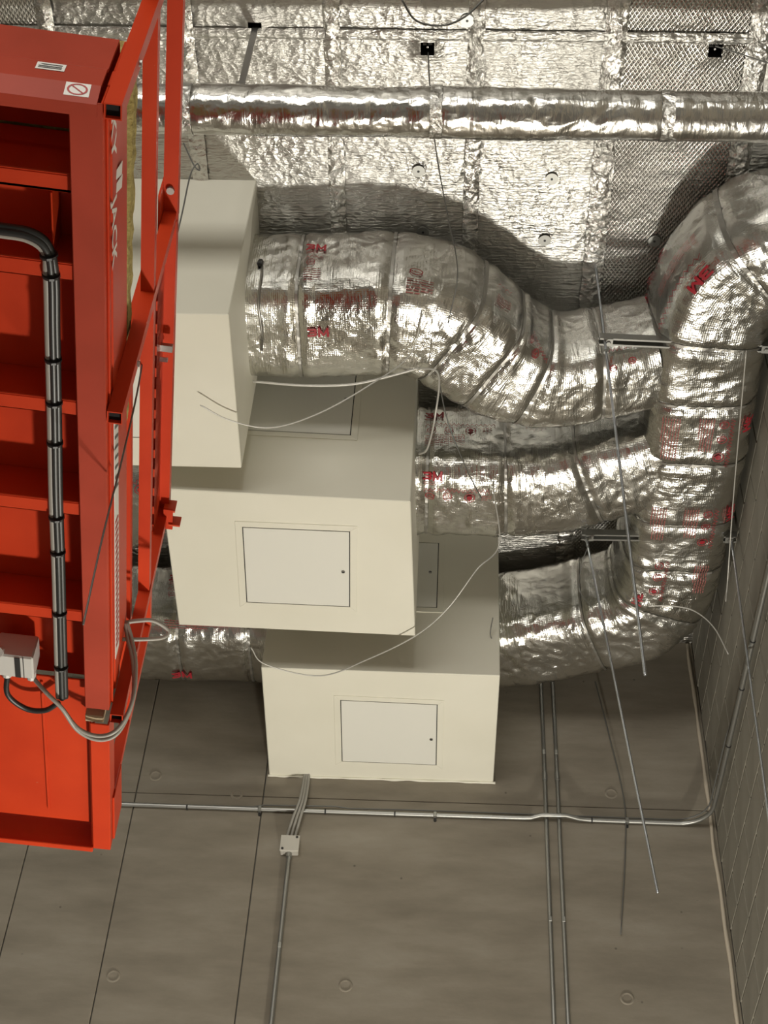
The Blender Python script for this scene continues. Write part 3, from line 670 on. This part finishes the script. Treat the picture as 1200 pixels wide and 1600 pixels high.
# frame
lpart('side_channel', 'red_worn', [(-.072, 0, 0, LN, 0, .006)])
lpart('side_web', 'red', [(-.006, 0, .002, LN-.002, .006, .085)])
lpart('side_lip', 'red', [(0, .006, .0, LN, .03, .036), (-.006, .004, .0, LN, .085, .15)])
lpart('toe_board', 'red', [(-.004, .002, 0, LN-.02, .151, .292)])
lpart('side_channel', 'red', [(WD, WD+.072, 0, LN, 0, .006), (WD, WD+.006, .002, LN-.002, .006, .15)])
lpart('toe_board', 'red', [(WD+.010, WD+.016, 0, LN, .15, .285)])
lpart('deck_plate', 'red', [(WD+.01, -.012, .225, LN, .125, .137), (WD+.01, -.012, .0, .23, .276, .284)])
# near end plate with folded lower lip
b = MB(); sec = [(-.015, .05), (0.0, -.005), (.03, -.005), (.03, -.0005), (.004, -.0005), (-.009, .05), (-.009, .12), (-.002, .135), (-.002, .275), (-.010, .275), (-.010, .137), (-.015, .122)]
b.prism([Lp(WD, v, w) for v, w in sec], LU*(-WD-.012)).build('end_plate', 'red_worn', lift)
# cross members: bottom flange with a bright edge, web up to the deck
def vat(py): return (PZ(60, py, 2.91)-L0).dot(LV)
for k, py in enumerate((304, 434, 644, 800, 966)):
    v = vat(py); w0 = .012 if k else .03
    if not k: lpart('bulkhead', 'red', [(WD+.02, -.016, v-.01, v, .03, .277)])
    lpart('cross_member', 'red', [(WD+.02, -.03, v-.045, v, w0, w0+.005), (WD+.02, -.03, v-.006, v, w0, w0+.018), (WD+.03, -.02, v-.05, v-.045, w0, .125)])
    if k: MB().disc(Lp(-.05, v-.012, w0+.001), (0, 0, -1), .0045, .003, 8).build('bolt_hole', 'black', lift)
lpart('stiffener', 'red', [(-.127, -.123, vat(310), vat(418), .04, .125)])
# extension deck at the far end
lpart('extension_plate', 'red', [(WD+.05, -.055, LN-.06, LN+.66, .055, .062)])
lpart('extension_seam', 'red', [(-.215, -.207, LN-.04, LN+.60, .048, .055)])
lpart('extension_channel', 'red', [(-.062, -.004, LN+.09, LN+.75, .015, .021), (-.010, -.004, LN+.09, LN+.75, .021, .10), (-.066, -.060, LN+.09, LN+.75, .021, .06)])
lpart('extension_lip', 'red', [(WD+.05, -.06, LN+.725, LN+.75, .0, .006), (WD+.05, -.06, LN+.74, LN+.75, .006, .14), (WD+.05, -.06, LN+.66, LN+.668, .062, .14)])
lpart('extension_toe_board', 'red', [(-.004, .002, LN+.52, LN+.75, .06, .20)])
lpart('wood_packer', 'wood', [(-.075, -.02, LN+.045, LN+.075, .01, .06)])
# guard posts, rails
for v in (.012, .852, 2.03):
    square_tube('guard_post', Lp(.022, v, -.004), Lp(.022, v, .92), .038, LU)
    MB().disc(Lp(.041, v, .22), LU, .008, .006, 8).build('bolt', 'galv', lift)
square_tube('extension_post', Lp(-.022, LN+.56, .05), Lp(-.022, LN+.56, .88), .034, LU)
square_tube('extension_post', Lp(-.022, .965, .16), Lp(-.022, .965, .86), .034, LU)
square_tube('mid_rail', Lp(.020, -.55, .53), Lp(.020, 2.05, .53), .036, LU)
square_tube('top_rail', Lp(.022, -.55, .94), Lp(.022, .86, .94), .042, LU)
square_tube('top_rail', Lp(.022, .86, .93), Lp(.022, 2.03, .93), .042, LU)
square_tube('extension_mid_rail', Lp(-.022, .985, .42), Lp(-.022, LN+.545, .42), .034, LU)
square_tube('extension_top_rail', Lp(-.022, .985, .86), Lp(-.022, LN+.545, .86), .034, LU)
for v in (.80,): lpart('hinge_plate', 'red', [(-.004, .002, v-.06, v+.12, .85, .95)], bevel=.0)
MB().disc(Lp(.022, .76, .921), (0, 0, -1), .012, .012, 8).build('bolt', 'galv', lift)
# notched locking bar under the top rail
poly = [(.90, .955), (2.0, .955)]; v = 2.0; vs_ = []
while v > .93: vs_ += [(v, .775), (v-.034, .775), (v-.074, .885), (v-.050, .885), (v-.056, .835)]; v -= .083
poly = [(2.02, .91)]+vs_+[(.9, .875), (.9, .91)]
MB().prism([Lp(.006, a, b_) for a, b_ in poly], LU*.005).build('notched_bar', 'red', lift)
lt = lpart('latch_bracket', 'latch', [(-.03, .048, 1.27, 1.295, .85, .865), (-.03, -.012, 1.16, 1.30, .82, .855)], bevel=.001)
MB().tube([Lp(-.03, 1.32, .845), Lp(.035, 1.32, .845)], .008, 8).build('latch_pin', 'zinc_rod', lt)
MB().tube([Lp(-.02, 1.13, .83), Lp(-.02, 1.07, .83)], .012, 8).build('latch_grip', 'black', lt)
lpart('flag_arm', 'red', [(.030, .062, 1.98, 2.07, .868, .876)], bevel=0.)
lpart('rail_flag', 'orange', [(.028, .068, 1.99, 1.996, .875, .93)], bevel=0.); lpart('rail_flag', 'orange', [(.05, .088, 2.04, 2.046, .86, .905)], bevel=0.)
# lettering on the side
def side_text(s_, v0, w0, size, m, sx=1.0, shear=.15, name='side_lettering', u=.0045):
    tv, tf = text2d(s_, .02); b = MB(); b.v = [tuple(Lp(u, v0+(x+shear*y)*size*sx, w0+y*size)) for x, y in tv]; b.f = list(tf); return b.build(name, m, lift)
side_text('SKY', .03, .078, .085, 'white_decal', 1.05); side_text('JACK', .285, .078, .085, 'white_decal', .95)
for k in range(2):
    v = .235+k*.035; MB().prism([Lp(.0046, v, .135), Lp(.0046, v+.022, .128), Lp(.0046, v+.05, .20), Lp(.0046, v+.02, .21)], LU*.001).build('side_chevron', 'white_decal', lift)
lpart('model_plate', 'white_decal', [(.004, .0055, .87, 1.86, .082, .142)], bevel=0)
b = MB()
for k in range(9):
    v = .89+k*.035; b.prism([Lp(.0058, v, .088), Lp(.0058, v+.010, .088), Lp(.0058, v+.035, .136), Lp(.0058, v+.025, .136)], LU*.0006)
b.build('plate_stripes', 'grey_print', lift)
b = MB()
for k in range(22):
    v = 1.30+k*.024; b.prism([Lp(.0058, v, .088), Lp(.0058, v+.012, .09), Lp(.0058, v+.022, .134), Lp(.0058, v+.010, .13)], LU*.0006)
b.build('plate_stripes', 'red_print', lift)
# stickers on the near end plate
def sticker(u0_, u1, w0, w1, m='white_decal'):
    f = lambda w: -.0152 if w > .05 else -.015*(w/.05)-.0005
    return MB().add([Lp(u0_, f(w0)-.001, w0), Lp(u1, f(w0)-.001, w0), Lp(u1, f(w1)-.001, w1), Lp(u0_, f(w1)-.001, w1)], [(0, 1, 2, 3)]).build('sticker', m, lift)
def epv(w): return (-.015*(w/.05) if w < .05 else -.015)-.0022
sticker(-.16, -.098, .088, .118)
b = MB()
for k, w in enumerate((.108, .100, .094)): b.add([Lp(-.155+.01*(k == 0), epv(w), w), Lp(-.105, epv(w), w), Lp(-.105, epv(w), w+.003), Lp(-.155, epv(w), w+.003)], [(0, 1, 2, 3)])
b.build('sticker_print', 'grey_print', lift)
sticker(-.085, -.032, .012, .048)
b = MB(); n = 24
for j in range(n):
    q0, q1 = 2*math.pi*j/n, 2*math.pi*(j+1)/n
    b.add([Lp(-.0585+.022*r_*math.cos(q), epv(.03+.0155*r_*math.sin(q)), .03+.0155*r_*math.sin(q)) for r_, q in ((1, q0), (1, q1), (.8, q1), (.8, q0))], [(0, 1, 2, 3)])
b.add([Lp(-.0585+.022*x, epv(.03+.0155*y), .03+.0155*y) for x, y in ((-.72, .6), (-.6, .72), (.72, -.6), (.6, -.72))], [(0, 1, 2, 3)])
b.build('no_entry_ring', 'red_print', lift)
# hose bundle under the deck
zh = 2.905
hp = [PZ(x, y, zh) for x, y in ((-60, 352), (0, 360), (45, 368), (72, 388), (80, 430), (82, 520), (85, 650), (87, 770), (91, 880), (94, 990), (96, 1060), (97, 1090))]
offs = ((-.010, 0, 'hose_grey'), (.009, .003, 'hose_black'), (.001, -.004, 'hose_black'))
for ou, ow, m in offs:
    MB().tube(crom([p+LU*ou*(1 if i > 3 else .4)-LV*ou*(1 if i < 4 else 0)+LZ*ow for i, p in enumerate(hp)], 8), .0095, 10).build('hose', m, lift, smooth=True)
P = crom(hp, 6)
for px, py in ((76, 400), (80, 432), (84, 562), (86, 636), (88, 700), (90, 800), (92, 865), (94, 960), (95, 1040)):
    c = PZ(px, py, zh); i = min(range(len(P)-1), key=lambda j: (P[j]-c).length); T = (P[i+1]-P[i]).normalized()
    MB().tube([P[i]-T*.003, P[i]+T*.003], .0215, 12).build('cable_tie', 'black', lift)
# control box
cbx = PZ(22, 1038, 2.9); bu, bv = (cbx-L0).dot(LU), (cbx-L0).dot(LV)
cb = lpart('control_box', 'ctrl', [(bu-.06, bu+.055, bv-.035, bv+.06, .0, .09)], bevel=.005)
lpart('box_label', 'black', [(bu+.002, bu+.018, bv-.03, bv+.055, -.002, .0005)], cb, bevel=0)
lpart('box_seam', 'gap', [(bu+.026, bu+.028, bv-.034, bv+.058, -.0015, .0005)], cb, bevel=0)
for du in (-.03, .042): MB().tube([Lp(bu+du, bv+.06, .03), Lp(bu+du, bv+.085, .025)], .014, 10).build('cable_gland', 'ctrl', cb)
MB().tube([Lp(bu-.045, bv-.03, .02), Lp(bu-.045, bv-.045, .0)], .016, 12).build('cable_gland', 'ctrl', cb)
MB().tube(crom([Lp(bu-.03, bv+.08, .03), PZ(12, 1085, 2.9), PZ(40, 1107, 2.9), PZ(70, 1110, 2.9), PZ(92, 1098, 2.9)], 8), .0085, 8).build('cable', 'hose_black', lift, smooth=True)
for o in (0, .012):
    MB().tube(crom([Lp(bu+.042, bv+.08, .028), PZ(75, 1085, 2.885), PZ(97, 1107, 2.88-o), PZ(122, 1138+o*300, 2.86), PZ(155, 1150+o*500, 2.86), PZ(185, 1138+o*500, 2.88), PZ(207, 1095, 2.95+o), PZ(212-o*300, 1040, 3.05), PZ(206-o*500, 1000, 3.12), PZ(198-o*200, 972, 3.16)], 8), .0065, 8).build('cable', 'hose_grey', lift, smooth=True)
MB().tube(crom([PZ(193, 973, 3.16), PZ(215, 970, 3.17), PZ(240, 970, 3.18), PZ(263, 985, 3.18), PZ(255, 996, 3.16), PZ(225, 999, 3.14), PZ(190, 999, 3.12)], 8), .0065, 8).build('cable', 'hose_grey', lift, smooth=True)
# folding arms and base below the platform, standing on the floor
nst = 5; z0, z1_ = ZF+.75, 2.88; hs_ = (z1_-z0)/nst
for k in range(nst):
    for sgn in (-1, 1):
        for uu in (WD-.16, WD-.46):
            va, vb = (.35, 1.75) if sgn > 0 else (1.75, .35)
            za, zb_ = z0+k*hs_-2.9, z0+(k+1)*hs_-2.9
            square_tube('scissor_arm', Lp(uu+.03*sgn, va, za), Lp(uu+.03*sgn, vb, zb_), .06, LU)
    MB().tube([Lp(WD-.50, 1.05, z0+(k+.5)*hs_-2.9), Lp(WD-.12, 1.05, z0+(k+.5)*hs_-2.9)], .02, 10).build('pivot_pin', 'galv', lift)
lpart('platform_beam', 'red', [(WD-.60, WD+.08, .3, .38, -.03, .0), (WD-.60, WD+.08, 1.7, 1.78, -.03, .0), (WD-.6, WD+.01, 0, LN, .10, .137)])
lpart('chassis', 'red', [(WD-.62, WD-.02, -.05, LN+.1, ZF-2.9+.18, ZF-2.9+.72)], bevel=.02)
for uu in (WD-.60, WD-.04):
    for v in (.25, LN-.25): MB().tube([Lp(uu-.05, v, ZF-2.9+.19), Lp(uu+.05, v, ZF-2.9+.19)], .19, 24).build('wheel', 'black', lift)

# mineral wool boards on the deck
def wool(u0_, u1, v0, v1, w0, w1, label, taper=0.0):
    b = MB(); nv = int((v1-v0)/.02); nu = 14; nw = 4
    def pt(u, v, w):
        p = Lp(u, v, w); return tuple(p+Vector((noise.noise(p*30), noise.noise(p*30+Vector((7, 0, 0))), noise.noise(p*30+Vector((0, 9, 0)))))*.006)
    ring_ = [(u0_+(u1-u0_)*i/nu, w0) for i in range(nu)]+[(u1, w0+(w1-w0)*i/nw) for i in range(nw)]+[(u1-(u1-u0_)*i/nu, w1) for i in range(nu)]+[(u0_, w1-(w1-w0)*i/nw) for i in range(nw)]
    n = len(ring_)
    for i in range(nv+1):
        v = v0+(v1-v0)*i/nv
        for u, w in ring_: b.v.append(pt(u-(taper*i/nv if u > (u0_+u1)/2 else 0), v, w))
    for i in range(nv):
        for j in range(n): b.f.append((i*n+j, i*n+(j+1) % n, (i+1)*n+(j+1) % n, (i+1)*n+j))
    b.f += [tuple(reversed(range(n))), tuple(range(nv*n, nv*n+n))]
    return tag(b.build('mineral_wool_board', 'wool', smooth=False), label, 'insulation board', 'insulation boards on the lift')
wool(WD+.03, -.018, .045, 1.15, .294, .325, 'thick yellow mineral wool board lying under another on the red lift')
wool(WD+.05, .012, .05, 1.18, .33, .385, 'thin yellow mineral wool board on top, its edge showing beside the lift toe board', .022)
# long wire draped over the outside of the top rail
wire([PZ(287, 224, 4.62), PZ(303, 258, 4.5), PZ(312, 266, 4.47), PZ(308, 256, 4.47), PZ(297, 275, 4.42), PZ(283, 340, 4.2), PZ(266, 405, 3.98), PZ(236, 490, 3.65), PZ(215, 610, 3.3), PZ(190, 720, 2.98), PZ(160, 840, 2.72), PZ(130, 976, 2.45)], .0026, 'wire', 'long thin dark wire draped down the outside of the red lift', 10)
